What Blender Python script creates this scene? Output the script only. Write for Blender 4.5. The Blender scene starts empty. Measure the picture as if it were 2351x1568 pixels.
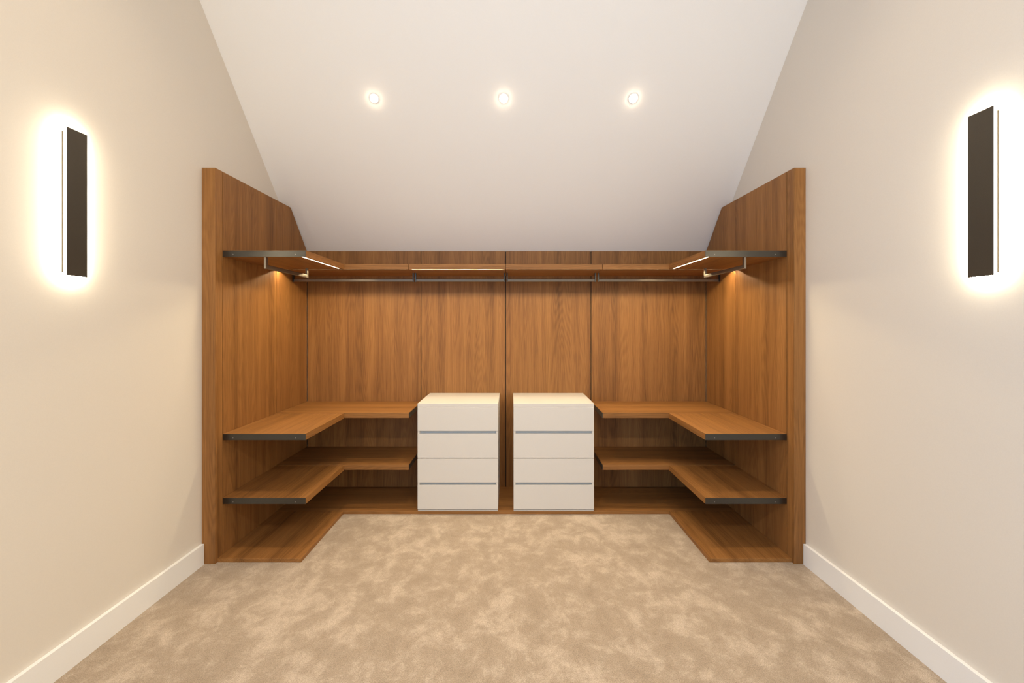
import bpy, bmesh, math
from mathutils import Vector, Matrix

# ------------------------------------------------------------------ scale
# plane "1.0" is the front plane of the wardrobe end posts, P metres from the lens
P = 2.68
F = 1030.0
S = P / F                 # metres per unit in that plane
H = 552 * S               # lens height above the carpet
def X(u): return u * S
def Y(d): return d * P
def Z(u): return H + u * S

scene = bpy.context.scene
col = scene.collection

# ------------------------------------------------------------------ camera
cam_data = bpy.data.cameras.new('camera')
cam_data.sensor_width = 36.0
cam_data.lens = F / 2351 * 36
cam_data.shift_x = (1175.5 - 1173) / 2351
cam_data.shift_y = -(784 - 743) / 2351
cam_data.clip_start = 0.05
cam = bpy.data.objects.new('camera', cam_data)
cam.location = (0, 0, H)
cam.rotation_euler = (math.pi / 2, 0, 0)
col.objects.link(cam)
scene.camera = cam

# ------------------------------------------------------------------ light levels
DOWN_COL = (1.0, 0.79, 0.54) 
DOWN_L = 190.0 # radiance of the downlight lenses in view
DOWN_W = 27.0 # beam under each of them
ROW2_W = 92.0 # lamps of the row above the picture
ROW3_W = 12.0 # unseen row added on the opposite slope to brighten the ceiling
SCONCE_COL = (1.0, 0.88, 0.64) 
SCONCE_L = 45.0 
LED_COL = (1.0, 0.80, 0.48) 
LED_L = 1850.0 
LEFT_FILL_W = 47.0 
REAR_FILL_W = 4.0 
REAR_FILL_COL = (0.50, 0.80, 1.0) 
RIGHT_FILL_W = 34.0 
RIGHT_FILL_COL = (1.0, 0.86, 0.62) 
WALL_R = 677.0
LEFT_FILL_COL = (0.24, 0.56, 1.0) 

scene.view_settings.view_transform = 'Standard'
scene.view_settings.look = 'None'
scene.view_settings.exposure = 0.0
scene.view_settings.gamma = 1.0
scene.view_settings.use_curve_mapping = False
scene.cycles.diffuse_bounces = 8
scene.cycles.max_bounces = 12
scene.cycles.sample_clamp_indirect = 8.0

world = bpy.data.worlds.new('sky')
scene.world = world
world.use_nodes = True
bg = world.node_tree.nodes['Background']
bg.inputs[0].default_value = (0.62, 0.78, 1.0, 1)
bg.inputs[1].default_value = 1.0

# ceiling planes: z = 1799.7 - 1069.5 d (closet side), ridge at d = RIDGE, mirrored behind
RIDGE = 0.45
REAR = -0.56
def ceil_front(d): return 1799.7 - 1069.5 * d
TILT = -math.atan2(1069.5 / F, 1.0)

def lamp(name, loc, watts, colour, size, rot, shape='DISK', size_y=None, spread=math.pi):
    ld = bpy.data.lights.new(name, 'AREA')
    ld.shape = shape
    ld.size = size
    if size_y: ld.size_y = size_y
    ld.energy = watts
    ld.color = colour
    ld.spread = spread
    o = bpy.data.objects.new(name, ld)
    o.location = loc
    o.rotation_euler = rot
    col.objects.link(o)
    return o

def spot(name, loc, watts, colour, angle=1.48, blend=0.9, radius=0.03):
    ld = bpy.data.lights.new(name, 'SPOT')
    ld.energy = watts
    ld.color = colour
    ld.spot_size = angle
    ld.spot_blend = blend
    ld.shadow_soft_size = radius
    o = bpy.data.objects.new(name, ld)
    o.location = loc
    col.objects.link(o)
    return o

LAMP_X = (-356.5, -19.0, 318.5)
for lx in LAMP_X:
    spot('downlight_beam', (X(lx), Y(1.1344), Z(ceil_front(1.1344)) - 0.055), DOWN_W, DOWN_COL)
    spot('upper_downlight', (X(lx), Y(0.611), Z(ceil_front(0.611)) - 0.05), ROW2_W, DOWN_COL)
    lamp('rear_ceiling_fill', (X(lx), Y(2 * RIDGE - 1.134), Z(ceil_front(1.134)) - 0.012), ROW3_W, (1.0, 0.93, 0.83), 0.07, (-TILT, 0, 0))  # added rear row, unseen, lighting the front slope
# cool fill added behind the viewer, standing for unseen daylight on the left
lamp('left_cool_fill', (X(-710) + 0.02, Y(-0.25), 1.5), LEFT_FILL_W, LEFT_FILL_COL, 1.0, (0, -math.pi / 2, 0), 'RECTANGLE', 1.2)
# warm fill added behind the viewer on the right, brightening the left wall
lamp('right_warm_fill', (X(WALL_R) - 0.02, Y(-0.25), 1.7), RIGHT_FILL_W, RIGHT_FILL_COL, 1.0, (0, math.pi / 2, 0), 'RECTANGLE', 1.0)
# cool fill added at the rear wall, no known source behind it
lamp('rear_cool_fill', (1.1, Y(REAR) + 0.02, 1.05), REAR_FILL_W, REAR_FILL_COL, 0.8, (math.pi / 2, 0, 0), 'RECTANGLE', 1.95)

# ------------------------------------------------------------------ materials
def new_mat(name):
    m = bpy.data.materials.new(name)
    m.use_nodes = True
    nt = m.node_tree
    nt.nodes.clear()
    out = nt.nodes.new('ShaderNodeOutputMaterial')
    b = nt.nodes.new('ShaderNodeBsdfPrincipled')
    nt.links.new(b.outputs[0], out.inputs[0])
    return m, nt, b

def node(nt, kind, **kw):
    n = nt.nodes.new(kind)
    for k, v in kw.items():
        if k.startswith('i_'): n.inputs[k[2:]].default_value = v
        else: setattr(n, k, v)
    return n

def noise(nt, vec, scale, detail=2.0, rough=0.5, dist=0.0):
    n = node(nt, 'ShaderNodeTexNoise')
    n.inputs['Scale'].default_value = scale
    n.inputs['Detail'].default_value = detail
    n.inputs['Roughness'].default_value = rough
    n.inputs['Distortion'].default_value = dist
    nt.links.new(vec, n.inputs['Vector'])
    return n.outputs['Fac']

def math_n(nt, op, a, b=None):
    n = node(nt, 'ShaderNodeMath', operation=op)
    for i, v in enumerate((a, b)):
        if v is None: continue
        if isinstance(v, (int, float)): n.inputs[i].default_value = v
        else: nt.links.new(v, n.inputs[i])
    return n.outputs[0]

def mapping(nt, vec, scale, loc=(0, 0, 0)):
    n = node(nt, 'ShaderNodeMapping')
    n.inputs['Scale'].default_value = scale
    n.inputs['Location'].default_value = loc
    nt.links.new(vec, n.inputs['Vector'])
    return n.outputs[0]

def ramp(nt, fac, stops):
    n = node(nt, 'ShaderNodeValToRGB')
    cr = n.color_ramp
    while len(cr.elements) < len(stops): cr.elements.new(0.5)
    for e, (p, c) in zip(cr.elements, stops):
        e.position = p
        e.color = (c[0], c[1], c[2], 1)
    nt.links.new(fac, n.inputs[0])
    return n.outputs[0]

def mix(nt, fac, a, b, blend='MIX'):
    n = node(nt, 'ShaderNodeMix', data_type='RGBA', blend_type=blend)
    for i, v in ((0, fac), (6, a), (7, b)):
        if isinstance(v, (int, float)): n.inputs[i].default_value = v
        elif isinstance(v, tuple): n.inputs[i].default_value = (v[0], v[1], v[2], 1)
        else: nt.links.new(v, n.inputs[i])
    return n.outputs[2]

def paint(name, colour, rough=0.6, grain=0.03, bump=0.05, spec=0.3):
    m, nt, b = new_mat(name)
    tc = node(nt, 'ShaderNodeTexCoord').outputs['Object']
    n = noise(nt, tc, 260, 3)
    c = ramp(nt, n, [(0.3, tuple(v * (1 - grain) for v in colour)), (0.7, tuple(min(1, v * (1 + grain)) for v in colour))])
    nt.links.new(c, b.inputs['Base Color'])
    b.inputs['Roughness'].default_value = rough
    b.inputs['Specular IOR Level'].default_value = spec
    bp = node(nt, 'ShaderNodeBump')
    bp.inputs['Strength'].default_value = bump
    bp.inputs['Distance'].default_value = 0.001
    nt.links.new(n, bp.inputs['Height'])
    nt.links.new(bp.outputs[0], b.inputs['Normal'])
    return m

WOOD_DARK = (0.125, 0.052, 0.0135)
WOOD_MID = (0.262, 0.118, 0.0325)
WOOD_LIGHT = (0.392, 0.184, 0.055)
def wood(name, axis, tone=1.0):
    m, nt, b = new_mat(name)
    tc = node(nt, 'ShaderNodeTexCoord').outputs['Object']
    rnd = node(nt, 'ShaderNodeObjectInfo').outputs['Random']
    sep = node(nt, 'ShaderNodeSeparateXYZ')
    nt.links.new(tc, sep.inputs[0])
    al = sep.outputs[axis]
    ac = [sep.outputs[i] for i in range(3) if i != axis]
    comb = node(nt, 'ShaderNodeCombineXYZ')
    nt.links.new(math_n(nt, 'ADD', ac[0], math_n(nt, 'MULTIPLY', rnd, 37.0)), comb.inputs[0])
    nt.links.new(math_n(nt, 'ADD', ac[1], math_n(nt, 'MULTIPLY', rnd, 11.0)), comb.inputs[1])
    nt.links.new(al, comb.inputs[2])
    v = comb.outputs[0]
    # cathedral figure: contour lines of a slow stretched field
    field = noise(nt, mapping(nt, v, (8.0, 8.0, 0.62)), 1.0, 1.5, 0.45, 0.15)
    rings = math_n(nt, 'SINE', math_n(nt, 'MULTIPLY', field, 150.0))
    rings = math_n(nt, 'ADD', math_n(nt, 'MULTIPLY', rings, 0.5), 0.5)
    broad = noise(nt, mapping(nt, v, (14.0, 14.0, 0.35)), 1.0, 2.0, 0.5, 0.2)
    fine = noise(nt, mapping(nt, v, (230.0, 230.0, 2.6)), 1.0, 3.0, 0.62, 0.1)
    pores = noise(nt, mapping(nt, v, (620.0, 620.0, 16.0)), 1.0, 2.0, 0.6)
    t = math_n(nt, 'ADD', math_n(nt, 'MULTIPLY', rings, 0.085), math_n(nt, 'MULTIPLY', broad, 0.56))
    t = math_n(nt, 'ADD', t, math_n(nt, 'MULTIPLY', fine, 0.46))
    t = math_n(nt, 'ADD', t, math_n(nt, 'MULTIPLY', pores, 0.26))
    sc = lambda c: tuple(x * tone for x in c)
    c = ramp(nt, math_n(nt, 'SUBTRACT', t, 0.177), [(0.28, sc(WOOD_DARK)), (0.50, sc(WOOD_MID)), (0.74, sc(WOOD_LIGHT))])
    pinkish = noise(nt, mapping(nt, v, (4.0, 4.0, 0.3)), 1.0, 1.0)
    c = mix(nt, math_n(nt, 'MULTIPLY', pinkish, 0.25), c, (0.30, 0.130, 0.050), 'MIX')
    nt.links.new(c, b.inputs['Base Color'])
    b.inputs['Roughness'].default_value = 0.48
    b.inputs['Specular IOR Level'].default_value = 0.28
    bp = node(nt, 'ShaderNodeBump')
    bp.inputs['Strength'].default_value = 0.12
    bp.inputs['Distance'].default_value = 0.0006
    nt.links.new(fine, bp.inputs['Height'])
    nt.links.new(bp.outputs[0], b.inputs['Normal'])
    return m

def metal(name, colour, rough, metallic=0.85):
    m, nt, b = new_mat(name)
    tc = node(nt, 'ShaderNodeTexCoord').outputs['Object']
    n = noise(nt, tc, 900, 2)
    c = ramp(nt, n, [(0.3, tuple(v * 0.85 for v in colour)), (0.7, tuple(v * 1.15 for v in colour))])
    nt.links.new(c, b.inputs['Base Color'])
    b.inputs['Metallic'].default_value = metallic
    b.inputs['Roughness'].default_value = rough
    return m

def glow(name, colour, strength):
    m, nt, b = new_mat(name)
    b.inputs['Base Color'].default_value = (0.9, 0.9, 0.88, 1)
    b.inputs['Emission Color'].default_value = (*colour, 1)
    b.inputs['Emission Strength'].default_value = strength
    return m

def carpet_mat():
    m, nt, b = new_mat('carpet_pile')
    tc = node(nt, 'ShaderNodeTexCoord').outputs['Object']
    warp = node(nt, 'ShaderNodeTexNoise')
    warp.inputs['Scale'].default_value = 3.0
    nt.links.new(tc, warp.inputs['Vector'])
    va = node(nt, 'ShaderNodeVectorMath', operation='MULTIPLY_ADD')
    nt.links.new(warp.outputs['Color'], va.inputs[0])
    va.inputs[1].default_value = (0.07, 0.07, 0)
    nt.links.new(tc, va.inputs[2])
    v = va.outputs[0]
    pile_shade = noise(nt, mapping(nt, v, (8.2, 6.8, 1.0)), 1.0, 7.0, 0.68, 0.2)  # shading from the lie of the pile, painted as colour patches
    pile_shade2 = noise(nt, mapping(nt, v, (2.2, 1.5, 1.0)), 1.0, 2.0, 0.5)
    tuft = noise(nt, tc, 330, 2.0, 0.6)
    speck = noise(nt, tc, 900, 1.0)
    f = math_n(nt, 'ADD', math_n(nt, 'MULTIPLY', pile_shade, 0.75), math_n(nt, 'MULTIPLY', pile_shade2, 0.25))
    c = ramp(nt, f, [(0.36, (0.315, 0.243, 0.172)), (0.49, (0.37, 0.292, 0.214)), (0.61, (0.50, 0.412, 0.322))])
    g = ramp(nt, math_n(nt, 'ADD', math_n(nt, 'MULTIPLY', tuft, 0.7), math_n(nt, 'MULTIPLY', speck, 0.3)),
             [(0.32, (0.58, 0.56, 0.52)), (0.66, (1.35, 1.35, 1.35))])
    c = mix(nt, 1.0, c, g, 'MULTIPLY')
    nt.links.new(c, b.inputs['Base Color'])
    b.inputs['Roughness'].default_value = 0.95
    b.inputs['Specular IOR Level'].default_value = 0.05
    b.inputs['Sheen Weight'].default_value = 0.25
    b.inputs['Sheen Roughness'].default_value = 0.5
    bp = node(nt, 'ShaderNodeBump')
    bp.inputs['Strength'].default_value = 0.7
    bp.inputs['Distance'].default_value = 0.004
    nt.links.new(tuft, bp.inputs['Height'])
    nt.links.new(bp.outputs[0], b.inputs['Normal'])
    return m

M_CEIL = paint('ceiling_paint', (0.915, 0.91, 0.90), 0.75, 0.01)
M_WALL = paint('wall_paint', (0.70, 0.655, 0.59), 0.62, 0.015)
M_TRIM = paint('trim_enamel', (0.82, 0.82, 0.815), 0.35, 0.008, 0.02)
M_LACQ = paint('drawer_lacquer', (0.655, 0.635, 0.605), 0.42, 0.008, 0.02)
WOOD = [wood('walnut_grain_across', 0), wood('walnut_grain_deep', 1), wood('walnut_grain_upright', 2)]
M_STEEL = metal('dark_bronze_steel', (0.085, 0.080, 0.072), 0.30, 0.9)
M_RAIL = metal('bronze_rail', (0.24, 0.205, 0.165), 0.48)
M_SCREW = metal('steel_screw', (0.22, 0.205, 0.185), 0.3)
M_BLACK = paint('black_joint', (0.012, 0.011, 0.010), 0.7)
M_ALU = metal('grey_aluminium', (0.42, 0.46, 0.50), 0.4, 0.7)
M_PLATE = metal('sconce_black', (0.075, 0.064, 0.048), 0.5, 0.6)
M_BACKPLATE = paint('sconce_backplate', (0.035, 0.028, 0.02), 0.6, 0.03, 0.0, 0.1)
M_SCONCE = glow('sconce_diffuser', SCONCE_COL, SCONCE_L)
M_LED = glow('led_strip', LED_COL, LED_L)
M_CHAN_DIMMED = paint('channel_dimmed', (0.004, 0.004, 0.0035), 0.8, 0.01, 0.0, 0.0)  # blackened so the lit line under the back shelves looks dim
M_CHAN_HALF_DIMMED = paint('channel_half_dimmed', (0.10, 0.098, 0.094), 0.6, 0.01, 0.0, 0.1)  # greyed so one back shelf's lit line looks brighter than the rest
M_CHAN = paint('channel_white', (0.82, 0.81, 0.79), 0.5, 0.01)
M_DOWN = glow('downlight_lens', DOWN_COL, DOWN_L)
M_CARPET = carpet_mat()

# ------------------------------------------------------------------ mesh helpers
def box_bm(x0, x1, y0, y1, z0, z1, bevel=0.0, bm=None):
    bm = bm or bmesh.new()
    v = [bm.verts.new((x, y, z)) for x in sorted((x0, x1)) for y in sorted((y0, y1)) for z in sorted((z0, z1))]
    fs = [(0, 1, 3, 2), (4, 6, 7, 5), (0, 4, 5, 1), (2, 3, 7, 6), (0, 2, 6, 4), (1, 5, 7, 3)]
    faces = [bm.faces.new([v[i] for i in f]) for f in fs]
    if bevel:
        es = list({e for f in faces for e in f.edges})
        bmesh.ops.bevel(bm, geom=es, offset=bevel, segments=2, profile=0.5, affect='EDGES', clamp_overlap=True)
    return bm

def prism_bm(poly, axis, a0, a1, bevel=0.0, bm=None):
    """poly: points in the two other axes (in x,y,z order), extruded along axis."""
    bm = bm or bmesh.new()
    def put(p, a):
        c = list(p); c.insert(axis, a); return bm.verts.new(c)
    lo = [put(p, a0) for p in poly]
    hi = [put(p, a1) for p in poly]
    faces = [bm.faces.new(lo), bm.faces.new(hi[::-1])]
    n = len(poly)
    for i in range(n):
        faces.append(bm.faces.new((lo[i], hi[i], hi[(i + 1) % n], lo[(i + 1) % n])))
    bmesh.ops.recalc_face_normals(bm, faces=faces)
    if bevel:
        es = list({e for f in faces for e in f.edges})
        bmesh.ops.bevel(bm, geom=es, offset=bevel, segments=2, profile=0.5, affect='EDGES', clamp_overlap=True)
    return bm

def lathe_bm(profile, seg=40, axis=2, bm=None):
    """profile: (r, h) pairs revolved round local z (or laid along another axis)."""
    bm = bm or bmesh.new()
    rings = []
    for r, h in profile:
        if r < 1e-6:
            rings.append([bm.verts.new((0, 0, h))])
        else:
            rings.append([bm.verts.new((r * math.cos(2 * math.pi * k / seg), r * math.sin(2 * math.pi * k / seg), h)) for k in range(seg)])
    for a, b in zip(rings, rings[1:]):
        for k in range(seg):
            k2 = (k + 1) % seg
            q = [a[k % len(a)], a[k2 % len(a)], b[k2 % len(b)], b[k % len(b)]]
            u = []
            for w in q:
                if w not in u: u.append(w)
            if len(u) > 2: bm.faces.new(u)
    bmesh.ops.recalc_face_normals(bm, faces=bm.faces[:])
    if axis != 2:
        rot = Matrix.Rotation(math.pi / 2, 3, 'Y') if axis == 0 else Matrix.Rotation(math.pi / 2, 3, 'X')
        bmesh.ops.rotate(bm, verts=bm.verts[:], cent=(0, 0, 0), matrix=rot)
    return bm

def world_loc(o):
    p = Vector((0, 0, 0))
    while o is not None:
        p = p + o.location
        o = o.parent
    return p

def obj(name, bm, mat, parent=None, at=None, local=False, smooth=False):
    """link bm as one mesh object. Coordinates in bm are world ones unless local."""
    bmesh.ops.recalc_face_normals(bm, faces=bm.faces[:])
    o = bpy.data.objects.new(name, bpy.data.meshes.new(name))
    base = world_loc(parent) if parent is not None else Vector((0, 0, 0))
    if local:
        o.location = at or (0, 0, 0)
    else:
        vs = [v.co for v in bm.verts]
        c = Vector([(min(v[i] for v in vs) + max(v[i] for v in vs)) / 2 for i in range(3)])
        bmesh.ops.translate(bm, verts=bm.verts[:], vec=-c)
        o.location = c - base
    if smooth:
        for f in bm.faces: f.smooth = True
    bm.to_mesh(o.data)
    bm.free()
    o.data.materials.append(mat)
    col.objects.link(o)
    if parent is not None: o.parent = parent
    return o

def thing(name, label, cat, loc, group=None):
    o = bpy.data.objects.new(name, None)
    o.empty_display_size = 0.1
    o.location = loc
    o['label'] = label
    o['category'] = cat
    if group: o['group'] = group
    col.objects.link(o)
    return o

def struct(name, bm, mat, label, cat):
    o = obj(name, bm, mat)
    o['kind'] = 'structure'
    o['label'] = label
    o['category'] = cat
    return o

def copy_thing(root, loc, rot, label):
    r = root.copy()
    r.location = loc
    r.rotation_euler = rot
    r['label'] = label
    col.objects.link(r)
    for ch in list(root.children):
        c = ch.copy(); col.objects.link(c); c.parent = r
        for g in list(ch.children):
            d = g.copy(); col.objects.link(d); d.parent = c
    return r

# ------------------------------------------------------------------ room shell
WL, WR = -710.0, 677.0        # left and right wall planes
IL, IR = -679.0, 650.0        # inner faces of the wardrobe side panels
T = 0.12
xl, xr = X(WL), X(WR)
y_back = Y(1.4585)
y_rear = Y(REAR)
y_ridge = Y(RIDGE)
z_ridge = Z(ceil_front(RIDGE))
def zc(y): return Z(ceil_front(y / P)) if y >= y_ridge else Z(ceil_front((2 * y_ridge - y) / P))

struct('floor', box_bm(xl - T, xr + T, y_rear - T, y_back + T, -0.12, 0.0), M_CARPET,
       'pale beige cut pile carpet with painted patchy pile shading in front of the wardrobe', 'carpet')
top = 0.05
for side, xa, xb, lab in (('left', xl - T, xl, 'warm beige painted wall on the left carrying a black wall light'),
                          ('right', xr, xr + T, 'grey beige painted wall on the right carrying a black wall light')):
    # opening made up for the fill lamp in each side wall, behind the viewer
    ya, yb, za, zb = (Y(-0.25) - 0.6, Y(-0.25) + 0.6, 1.0, 2.0) if side == 'left' else (Y(-0.25) - 0.5, Y(-0.25) + 0.5, 1.2, 2.2)
    bm = prism_bm([(yb, -0.1), (y_back + T, -0.1), (y_back + T, zc(y_back + T) + top), (y_ridge, z_ridge + top), (yb, zc(yb) + top)], 0, xa, xb)
    prism_bm([(y_rear - T, -0.1), (ya, -0.1), (ya, zc(ya) + top), (y_rear - T, zc(y_rear - T) + top)], 0, xa, xb, bm=bm)
    prism_bm([(ya, -0.1), (yb, -0.1), (yb, za), (ya, za)], 0, xa, xb, bm=bm)
    prism_bm([(ya, zb), (yb, zb), (yb, zc(yb) + top), (ya, zc(ya) + top)], 0, xa, xb, bm=bm)
    struct('wall_' + side, bm, M_WALL, lab, 'wall')
struct('wall_back', box_bm(xl, xr, y_back, y_back + T, -0.1, zc(y_back) + 0.03), M_WALL,
       'plastered wall hidden behind the walnut back panels', 'wall')
# rear wall behind the viewer with a doorway made up for the rear fill
bm = bmesh.new()
zr = zc(y_rear) + 0.03
for b in ((xl, 0.66, -0.1, zr), (1.54, xr, -0.1, zr), (0.66, 1.54, 2.06, zr)):
    box_bm(b[0], b[1], y_rear - T, y_rear, b[2], b[3], bm=bm)
struct('wall_rear', bm, M_WALL, 'knee wall behind the viewer with an added doorway for fill light', 'wall')
# vaulted ceiling
ya, yb = y_rear - 0.3, y_back + 0.3
th = 0.1
poly = [(y_ridge, z_ridge), (yb, zc(yb)), (yb, zc(yb) + th), (y_ridge, z_ridge + th), (ya, zc(ya) + th), (ya, zc(ya))]
struct('ceiling', prism_bm(poly, 0, xl - T, xr + T), M_CEIL, 'white sloping vaulted ceiling with a row of recessed downlights', 'ceiling')
# skirting boards
for side, xa, xb, lab in (('left', xl, X(WL + 7), 'white skirting board along the foot of the left wall'),
                          ('right', X(WR - 7), xr, 'white skirting board along the foot of the right wall')):
    struct('baseboard_' + side, box_bm(xa, xb, y_rear, Y(0.9985), -0.01, Z(-504.5), 0.0015), M_TRIM, lab, 'skirting')

# ------------------------------------------------------------------ wardrobe panelling
D_POST, D_J1, D_SHELF, D_BACK = 1.0, 1.0257, 1.262, 1.45
POST_TOP, BACK_TOP = 358.0, 241.0
D_CH = 1.3426                  # where the side panel top starts to slope
gap = 0.6                     # half joint, in units
def gd(u): return u * S        # unit to metres

for side, wall, inner, lab in (('left', WL, IL, 'upright walnut end post against the left wall'),
                               ('right', WR, IR, 'upright walnut end post against the right wall')):
    sg = 1 if side == 'left' else -1
    wx = X(wall) + sg * 0.0005
    t = thing('end_post', lab, 'post', ((wx + X(inner)) / 2, Y(1.012), 0), 'walnut end posts')
    obj('post_front', box_bm(wx, X(inner), Y(D_POST), Y(D_POST) + 0.0195, 0.0, Z(POST_TOP), 0.0008), WOOD[2], t)
    obj('post_return', box_bm(wx, X(inner), Y(D_POST) + 0.0196, Y(D_J1) - 0.0025, 0.0, Z(POST_TOP), 0.0006), WOOD[2], t)
    t = thing('side_panelling', 'tall walnut side panelling of the %s wardrobe wall, top cut to the slope' % side, 'panelling',
              ((wx + X(inner)) / 2, Y(1.24), 0), 'wardrobe side panelling')
    obj('panel', box_bm(wx, X(inner), Y(D_J1) + 0.0025, Y(D_SHELF) - gd(gap), 0.0, Z(POST_TOP), 0.0006), WOOD[2], t)
    y0, y1, ych = Y(D_SHELF) + gd(gap), Y(D_BACK) - gd(0.3), Y(D_CH)
    poly = [(y0, 0.0), (y1, 0.0), (y1, Z(BACK_TOP)), (ych, Z(POST_TOP)), (y0, Z(POST_TOP))]
    obj('panel', prism_bm(poly, 0, wx, X(inner), 0.0006), WOOD[2], t)

SEAMS = (-299.4, -16.7, 266.8)
edges = [IL + 1.0] + list(SEAMS) + [IR - 1.0]
t = thing('back_panelling', 'row of four walnut back panels with black joints between the side walls', 'panelling',
          (X((IL + IR) / 2), Y(D_BACK) + 0.008, 0))
for i in range(4):
    a = edges[i] + (1.2 if i else 0.6)
    b = edges[i + 1] - (1.2 if i < 3 else 0.6)
    obj('back_panel', box_bm(X(a), X(b), Y(D_BACK), Y(D_BACK) + 0.016, 0.0, Z(BACK_TOP), 0.0008), WOOD[2], t)
for s in [IL + 1.0] + list(SEAMS) + [IR - 1.0]:
    obj('joint_strip', box_bm(X(s - (1.15 if abs(s) < 400 else 0.9)), X(s + (1.15 if abs(s) < 400 else 0.5)), Y(D_BACK) + 0.005, Y(D_BACK) + 0.0158, 0.0, Z(BACK_TOP - 0.5)), M_BLACK, t)

# ------------------------------------------------------------------ plinth boards
PZ0, PZ1 = 0.0, Z(-543.0)
PF = 1.0068
XLI, XRI = -485.0, 459.0       # inner edges of the side boards
for lab, a, b in (('low walnut plinth board on the carpet along the left side', IL + 0.4, XLI),
                  ('low walnut plinth board on the carpet along the right side', XRI, IR - 0.4)):
    t = thing('plinth_board', lab, 'plinth', (X((a + b) / 2), Y(1.13), 0), 'walnut plinth boards')
    obj('board', box_bm(X(a), X(b), Y(PF), Y(D_SHELF) - 0.0008, PZ0, PZ1, 0.0014), WOOD[1], t)
t = thing('plinth_board', 'long low walnut plinth board running under both white drawer units', 'plinth', (X((IL + IR) / 2), Y(1.356), 0), 'walnut plinth boards')
obj('board', box_bm(X(IL + 0.4), X(IR - 0.4), Y(D_SHELF), Y(D_BACK) - 0.0008, PZ0, PZ1 + 0.0006, 0.0014), WOOD[0], t)

# ------------------------------------------------------------------ shelves
TH = 15.0
def screw(parent, x, y, z, axis, d):
    bm = lathe_bm([(0, 0.0011), (0.0020, 0.0011), (0.0034, 0.0005), (0.0034, -0.0005), (0, -0.0005)], 14, axis)
    if d < 0: bmesh.ops.rotate(bm, verts=bm.verts[:], cent=(0, 0, 0), matrix=Matrix.Rotation(math.pi, 3, 'Z' if axis != 2 else 'X'))
    bmesh.ops.translate(bm, verts=bm.verts[:], vec=(x, y, z))
    return obj('screw', bm, M_SCREW, parent)

LED_W, LED_D = 0.0048, 0.0030       # half width and depth of the light channel
def led_parts(t, axis, c, a0, a1, z0, mat=None):
    """aluminium channel let into the underside with a thin line of light at its top"""
    w, d, k = LED_W, LED_D, 0.0004
    prof = [(c - w, z0), (c - w + k, z0), (c - w + k, z0 + 0.0016), (c + w - k, z0 + 0.0016), (c + w - k, z0), (c + w, z0),
            (c + w, z0 + d), (c - w, z0 + d)]
    ch = obj('light_channel', prism_bm(prof, axis, a0, a1), mat or (M_CHAN if axis == 1 else M_CHAN_DIMMED), t)
    ch['label'] = 'metal light channel'
    e = 0.00045
    if axis == 1: bm = box_bm(c - e, c + e, a0 + 0.002, a1 - 0.002, z0 + 0.00145, z0 + 0.00158)
    else: bm = box_bm(a0 + 0.002, a1 - 0.002, c - e, c + e, z0 + 0.00145, z0 + 0.00158)
    obj('led_strip', bm, M_LED, ch)['label'] = 'glowing white light strip'

def side_shelf(side, zu, label, group, led=False):
    a, b = (IL + 0.5, XLI + 1.5) if side == 'left' else (XRI - 1.0, IR - 0.5)
    if side == 'right': a = 458.0
    x0, x1 = X(a), X(b)
    y0, y1 = Y(D_J1), Y(D_SHELF) - 0.0012
    z0, z1 = Z(zu - TH), Z(zu)
    t = thing('shelf', label, 'shelf', ((x0 + x1) / 2, (y0 + y1) / 2, z0), group)
    ycap = y0 + 0.002
    if led:
        xe = x1 - 0.024 if side == 'left' else x0 + 0.024      # groove near the inner edge
        w, dp = LED_W, LED_D
        poly = [(x0, z0), (xe - w, z0), (xe - w, z0 + dp), (xe + w, z0 + dp), (xe + w, z0), (x1, z0), (x1, z1), (x0, z1)]
        obj('board', prism_bm(poly, 1, ycap, y1, 0.0005), WOOD[1], t)
        led_parts(t, 1, xe, ycap + 0.012, y1 - 0.03, z0)
    else:
        obj('board', box_bm(x0, x1, ycap, y1, z0, z1, 0.0012), WOOD[1], t)
    cap = obj('end_plate', box_bm(x0, x1, y0, ycap, z0 + 0.0003, z1 - 0.0012, 0.0003), M_STEEL, t)
    cap['label'] = 'dark steel end plate'
    for xx in (x0 + 0.062, x1 - 0.062) if side == 'left' else (x0 + 0.056, x1 - 0.068):
        screw(cap, xx, y0, z0 + (z1 - z0) * 0.36, 1, 1)
    return t

def back_shelf(a, b, zu, label, group, led=False, cap=0, ext=0):
    x0, x1 = X(a), X(b)
    y0, y1 = Y(D_SHELF), Y(D_BACK) - 0.0008
    z0, z1 = Z(zu - TH), Z(zu)
    t = thing('shelf', label, 'shelf', ((x0 + x1) / 2, (y0 + y1) / 2, z0), group)
    bx0, bx1 = x0 + (0.002 if cap < 0 else 0), x1 - (0.002 if cap > 0 else 0)
    if led:
        ye = y0 + 0.014
        w, dp = LED_W, LED_D
        poly = [(y0, z0), (ye - w, z0), (ye - w, z0 + dp), (ye + w, z0 + dp), (ye + w, z0), (y1, z0), (y1, z1), (y0, z1)]
        obj('board', prism_bm(poly, 0, bx0, bx1, 0.0005), WOOD[0], t)
        e0, e1 = 0.012, 0.012
        if ext < 0: e0 = 0.001
        if ext > 0: e1 = 0.001
        led_parts(t, 0, ye, x0 + e0, x1 - e1, z0, M_CHAN_HALF_DIMMED if -300 < a < -290 else None)
    else:
        obj('board', box_bm(bx0, bx1, y0, y1, z0, z1, 0.0012), WOOD[0], t)
    if cap:
        xc0, xc1 = (x0, bx0) if cap < 0 else (bx1, x1)
        o = obj('end_plate', box_bm(xc0, xc1, y0 + 0.0006, y1, z0 + 0.0003, z1 - 0.0012, 0.0003), M_STEEL, t)
        o['label'] = 'dark steel end plate'
    return t

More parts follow.
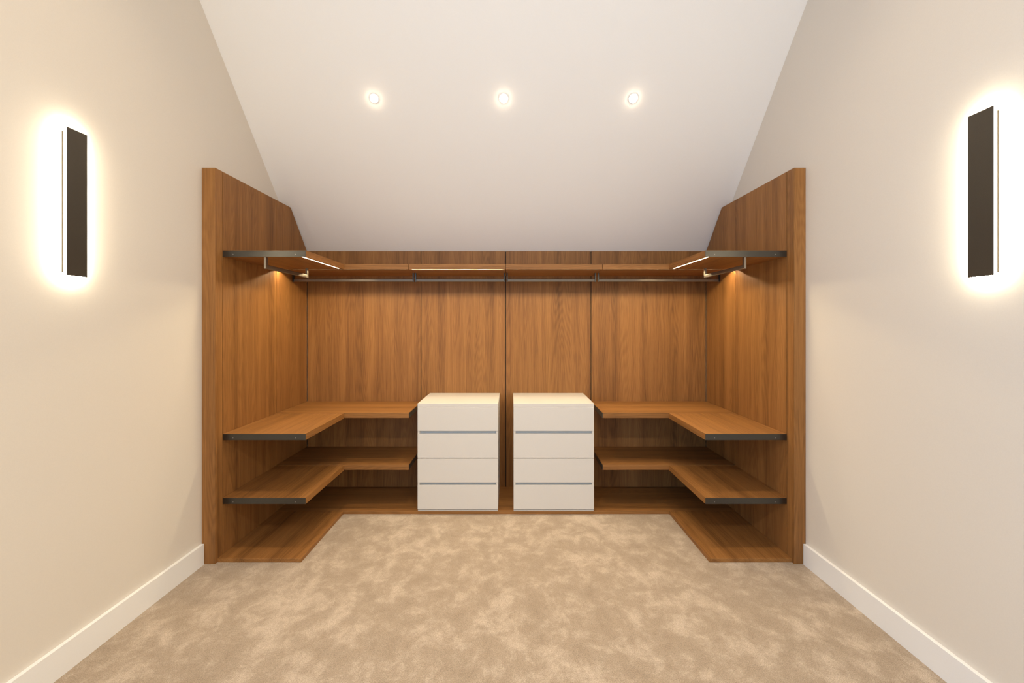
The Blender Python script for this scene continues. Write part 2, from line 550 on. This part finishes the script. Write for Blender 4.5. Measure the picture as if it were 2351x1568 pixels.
Z_UP, Z_MID, Z_LOW = 172.5, -259.5, -410.0
side_shelf('left', Z_UP, 'upper left side shelf with steel end plate and light strip underneath', 'upper shelves', True)
side_shelf('right', Z_UP, 'upper right side shelf with steel end plate and light strip underneath', 'upper shelves', True)
side_shelf('left', Z_MID, 'left side shelf level with the drawer tops, black end plate', 'middle shelves')
side_shelf('right', Z_MID, 'right side shelf level with the drawer tops, black end plate', 'middle shelves')
side_shelf('left', Z_LOW, 'lower left side shelf just above the plinth, black end plate', 'lower shelves')
side_shelf('right', Z_LOW, 'lower right side shelf just above the plinth, black end plate', 'lower shelves')
BJ = (-296.5, -15.3, 265.7)
be = [IL + 1.0] + list(BJ) + [IR - 1.0]
names = ('long upper back shelf at the left corner of the wardrobe',
         'upper back shelf above the left drawer unit',
         'upper back shelf above the right drawer unit',
         'long upper back shelf at the right corner of the wardrobe')
for i in range(4):
    back_shelf(be[i] + (0.6 if i else 0), be[i + 1] - (0.6 if i < 3 else 0), Z_UP, names[i], 'upper shelves', True, 0, (-1, 0, 0, 1)[i])
for zu, word in ((Z_MID + 1.0, 'middle'), (Z_LOW + 1.0, 'lowest')):
    back_shelf(IL + 1.0, -295.0, zu, '%s back shelf between the left corner and left drawer unit' % word, '%s shelves' % ('middle' if word == 'middle' else 'lower'), cap=1)
    back_shelf(265.5, IR - 1.0, zu, '%s back shelf between the right drawer unit and right corner' % word, '%s shelves' % ('middle' if word == 'middle' else 'lower'), cap=-1)

# ------------------------------------------------------------------ hanging rails
RZ1, RZ0 = Z(Z_UP - TH), Z(130.0)
RBH = gd(9.8)
def rail_profile(c, z0, half=0.006):
    """slim upright oval-cornered bar section"""
    pts = []
    r = 0.0045
    z1 = z0 + RBH
    for cx, cz, a0 in ((c + half - r, z0 + r, -90), (c + half - r, z1 - r, 0), (c - half + r, z1 - r, 90), (c - half + r, z0 + r, 180)):
        for k in range(5):
            a = math.radians(a0 + 22.5 * k)
            pts.append((cx + r * math.cos(a), cz + r * math.sin(a)))
    return pts

def rail_along_x(a, b, d, label):
    x0, x1, yc = X(a), X(b), Y(d)
    t = thing('hanging_rail', label, 'rail', ((x0 + x1) / 2, yc, RZ0), 'hanging rails under the upper shelves')
    w = 0.010
    obj('bar', prism_bm(rail_profile(yc, RZ0 + 0.0006), 0, x0 + w * 0.5, x1 - w * 0.5), M_RAIL, t)
    for s, xx in ((1, x0), (-1, x1)):
        bm = box_bm(xx, xx + s * w, yc - 0.011, yc + 0.011, RZ0, RZ1, 0.001)
        obj('bracket', bm, M_STEEL, t)
        

def rail_along_y(xu, d0, d1, label):
    xc, y0, y1 = X(xu), Y(d0), Y(d1)
    t = thing('hanging_rail', label, 'rail', (xc, (y0 + y1) / 2, RZ0), 'hanging rails under the upper shelves')
    w = 0.011
    obj('bar', prism_bm(rail_profile(xc, RZ0 + 0.0006), 1, y0 + w * 0.5, y1 - w * 0.5), M_RAIL, t)
    for s, yy in ((1, y0), (-1, y1)):
        obj('bracket', box_bm(xc - 0.0065, xc + 0.0065, yy, yy + s * w * 2, RZ0, RZ1, 0.001), M_RAIL, t)

rail_along_y(-581.5, 1.0295, 1.246, 'bronze hanging rail under the upper left side shelf')
rail_along_y(554.0, 1.0295, 1.246, 'bronze hanging rail under the upper right side shelf')
D_RAIL = 1.356
rails = ((IL + 0.6, -301.5, 'long bronze hanging rail at the back left corner'),
         (-298.0, -18.5, 'bronze hanging rail at the back above the left drawer unit'),
         (-13.5, 264.5, 'bronze hanging rail at the back above the right drawer unit'),
         (270.0, IR - 0.6, 'long bronze hanging rail at the back right corner'))
for a, b, lab in rails:
    rail_along_x(a, b, D_RAIL, lab)

# ------------------------------------------------------------------ drawer units
DF = 1.2575                     # drawer front plane
def zy(py): return Z(-(py - 743) * DF)
def drawer_unit(a, b, label):
    x0, x1 = X(a), X(b)
    y0 = Y(DF)
    yf = y0 + 0.019             # back of the drawer fronts
    y1 = Y(D_BACK) - 0.001
    base = PZ1 + 0.0007
    t = thing('drawer_unit', label, 'drawers', ((x0 + x1) / 2, (y0 + y1) / 2, base), 'white drawer units')
    zt = zy(926.6)
    zcap = zy(934.6)
    fi0, fi1 = x0 + 0.0008, x1 - 0.0008
    # carcass: two sides, bottom, back and a slim front frame behind the drawer fronts
    tk = 0.018
    bm = bmesh.new()
    box_bm(x0 + 0.0015, x0 + tk, yf + 0.001, y1, base, zcap, 0.0006, bm)
    box_bm(x1 - tk, x1 - 0.0015, yf + 0.001, y1, base, zcap, 0.0006, bm)
    box_bm(x0 + tk, x1 - tk, yf + 0.001, y1, base, base + 0.018, 0, bm)
    box_bm(x0 + tk, x1 - tk, y1 - 0.012, y1, base + 0.018, zcap, 0, bm)
    obj('carcass', bm, M_LACQ, t)
    obj('top_panel', box_bm(x0, x1, y0 + 0.003, y1, zcap + 0.0004, zt, 0.0012), M_LACQ, t)
    obj('base_strip', box_bm(x0 + 0.0015, x1 - 0.0015, y0 + 0.0095, yf, base, base + 0.008, 0.0006), M_LACQ, t)
    rows = ((935.2, 989.4), (995.6, 1051.2), (1053.0, 1107.8), (1113.8, 1169.6))
    for r, (pa, pb) in enumerate(rows):
        obj('drawer_front', box_bm(fi0, fi1, y0, yf, zy(pb), zy(pa), 0.0009), M_LACQ, t)
    for pa, pb in ((989.4, 995.6), (1107.8, 1113.8)):
        za, zb = zy(pb), zy(pa)
        # recessed grey finger channel: floor, back and two white cheeks
        bm = bmesh.new()
        box_bm(x0 + 0.016, x1 - 0.016, yf + 0.0012, yf + 0.003, za - 0.012, zb + 0.012, 0, bm)
        box_bm(x0 + 0.016, x1 - 0.016, y0 + 0.006, yf, zb - 0.0014, zb - 0.0004, 0, bm)
        o = obj('finger_pull', bm, M_ALU, t)
        o['label'] = 'grey recessed finger pull'
        for e0, e1 in ((x0 + 0.001, x0 + 0.0155), (x1 - 0.0155, x1 - 0.001)):
            obj('pull_end', box_bm(e0, e1, y0 + 0.0022, yf, za + 0.0006, zb - 0.0006), M_LACQ, o)['label'] = 'white end block'
    return t
drawer_unit(-269.8, -36.7, 'white drawer unit of four drawers left of the centre gap')
drawer_unit(7.4, 240.2, 'white drawer unit of four drawers right of the centre gap')

# ------------------------------------------------------------------ wall lights
def sconce(label, d0, wall, sg, z0, z1, width, group):
    """sg = +1 on the left wall (faces +x)."""
    x_w = X(wall)
    yc, w = Y(d0) + width / 2, width
    t = thing('wall_light', label, 'wall light', (x_w, yc, Z((z0 + z1) / 2)), group)
    za, zb = Z(z0), Z(z1)
    def sx(u): return x_w + sg * gd(u)
    inset = 0.010
    obj('back_plate', box_bm(sx(0), sx(3.4), yc - w / 2 + inset, yc + w / 2 - inset, za + 0.012, zb - 0.012, 0.0006), M_BACKPLATE, t)
    obj('diffuser', box_bm(sx(7.2), sx(11.4), yc - w / 2 + 0.0005, yc + w / 2 - 0.0005, za + 0.0005, zb - 0.0005), M_SCONCE, t)['label'] = 'glowing diffuser edge'
    obj('front_plate', box_bm(sx(11.45), sx(12.2), yc - w / 2, yc + w / 2, za, zb, 0.0004), M_PLATE, t)['label'] = 'black front plate'
    for zz in (za + (zb - za) * 0.185, za + (zb - za) * 0.83):
        for yy in (yc - w / 2 + inset + 0.006, yc + w / 2 - inset - 0.006):
            bm = lathe_bm([(0, 0), (0.004, 0), (0.004, gd(3.9)), (0, gd(3.9))], 12, 0)
            bmesh.ops.translate(bm, verts=bm.verts[:], vec=(sx(3.35) if sg > 0 else sx(7.25), yy, zz))
            obj('spacer', bm, M_TRIM, t)
    return t
sconce('slim upright black wall light glowing on the left wall', 0.6843, WL, 1, 76.3, 310.0, 0.0885, 'black wall lights')
sconce('slim upright black wall light glowing on the right wall', 0.6000, WR, -1, 67.0, 300.7, 0.0905, 'black wall lights')

# ------------------------------------------------------------------ downlights in the slope
def ceil_pt(xu, d): return (X(xu), Y(d), Z(ceil_front(d)))
D_DOWN = 1.1344
root = thing('downlight', 'recessed round downlight in the sloping ceiling, leftmost of three', 'downlight', ceil_pt(LAMP_X[0], D_DOWN), 'ceiling downlights')
root.rotation_euler = (TILT, 0, 0)
trim = lathe_bm([(0.0255, 0.002), (0.0255, -0.0022), (0.0305, -0.0024), (0.0325, -0.0012), (0.0325, 0.002)], 48)
o = obj('trim_ring', trim, M_TRIM, root, local=True, smooth=False)
lens = lathe_bm([(0.0256, 0.001), (0.0256, -0.0021), (0.022, -0.0052), (0.0155, -0.0074), (0.008, -0.0085), (0, -0.0088)], 48)
o = obj('lens', lens, M_DOWN, root, local=True, smooth=True)
o['label'] = 'glowing domed lens'
copy_thing(root, ceil_pt(LAMP_X[1], D_DOWN), (TILT, 0, 0), 'recessed round downlight in the sloping ceiling, middle of three')
copy_thing(root, ceil_pt(LAMP_X[2], D_DOWN), (TILT, 0, 0), 'recessed round downlight in the sloping ceiling, rightmost of three')
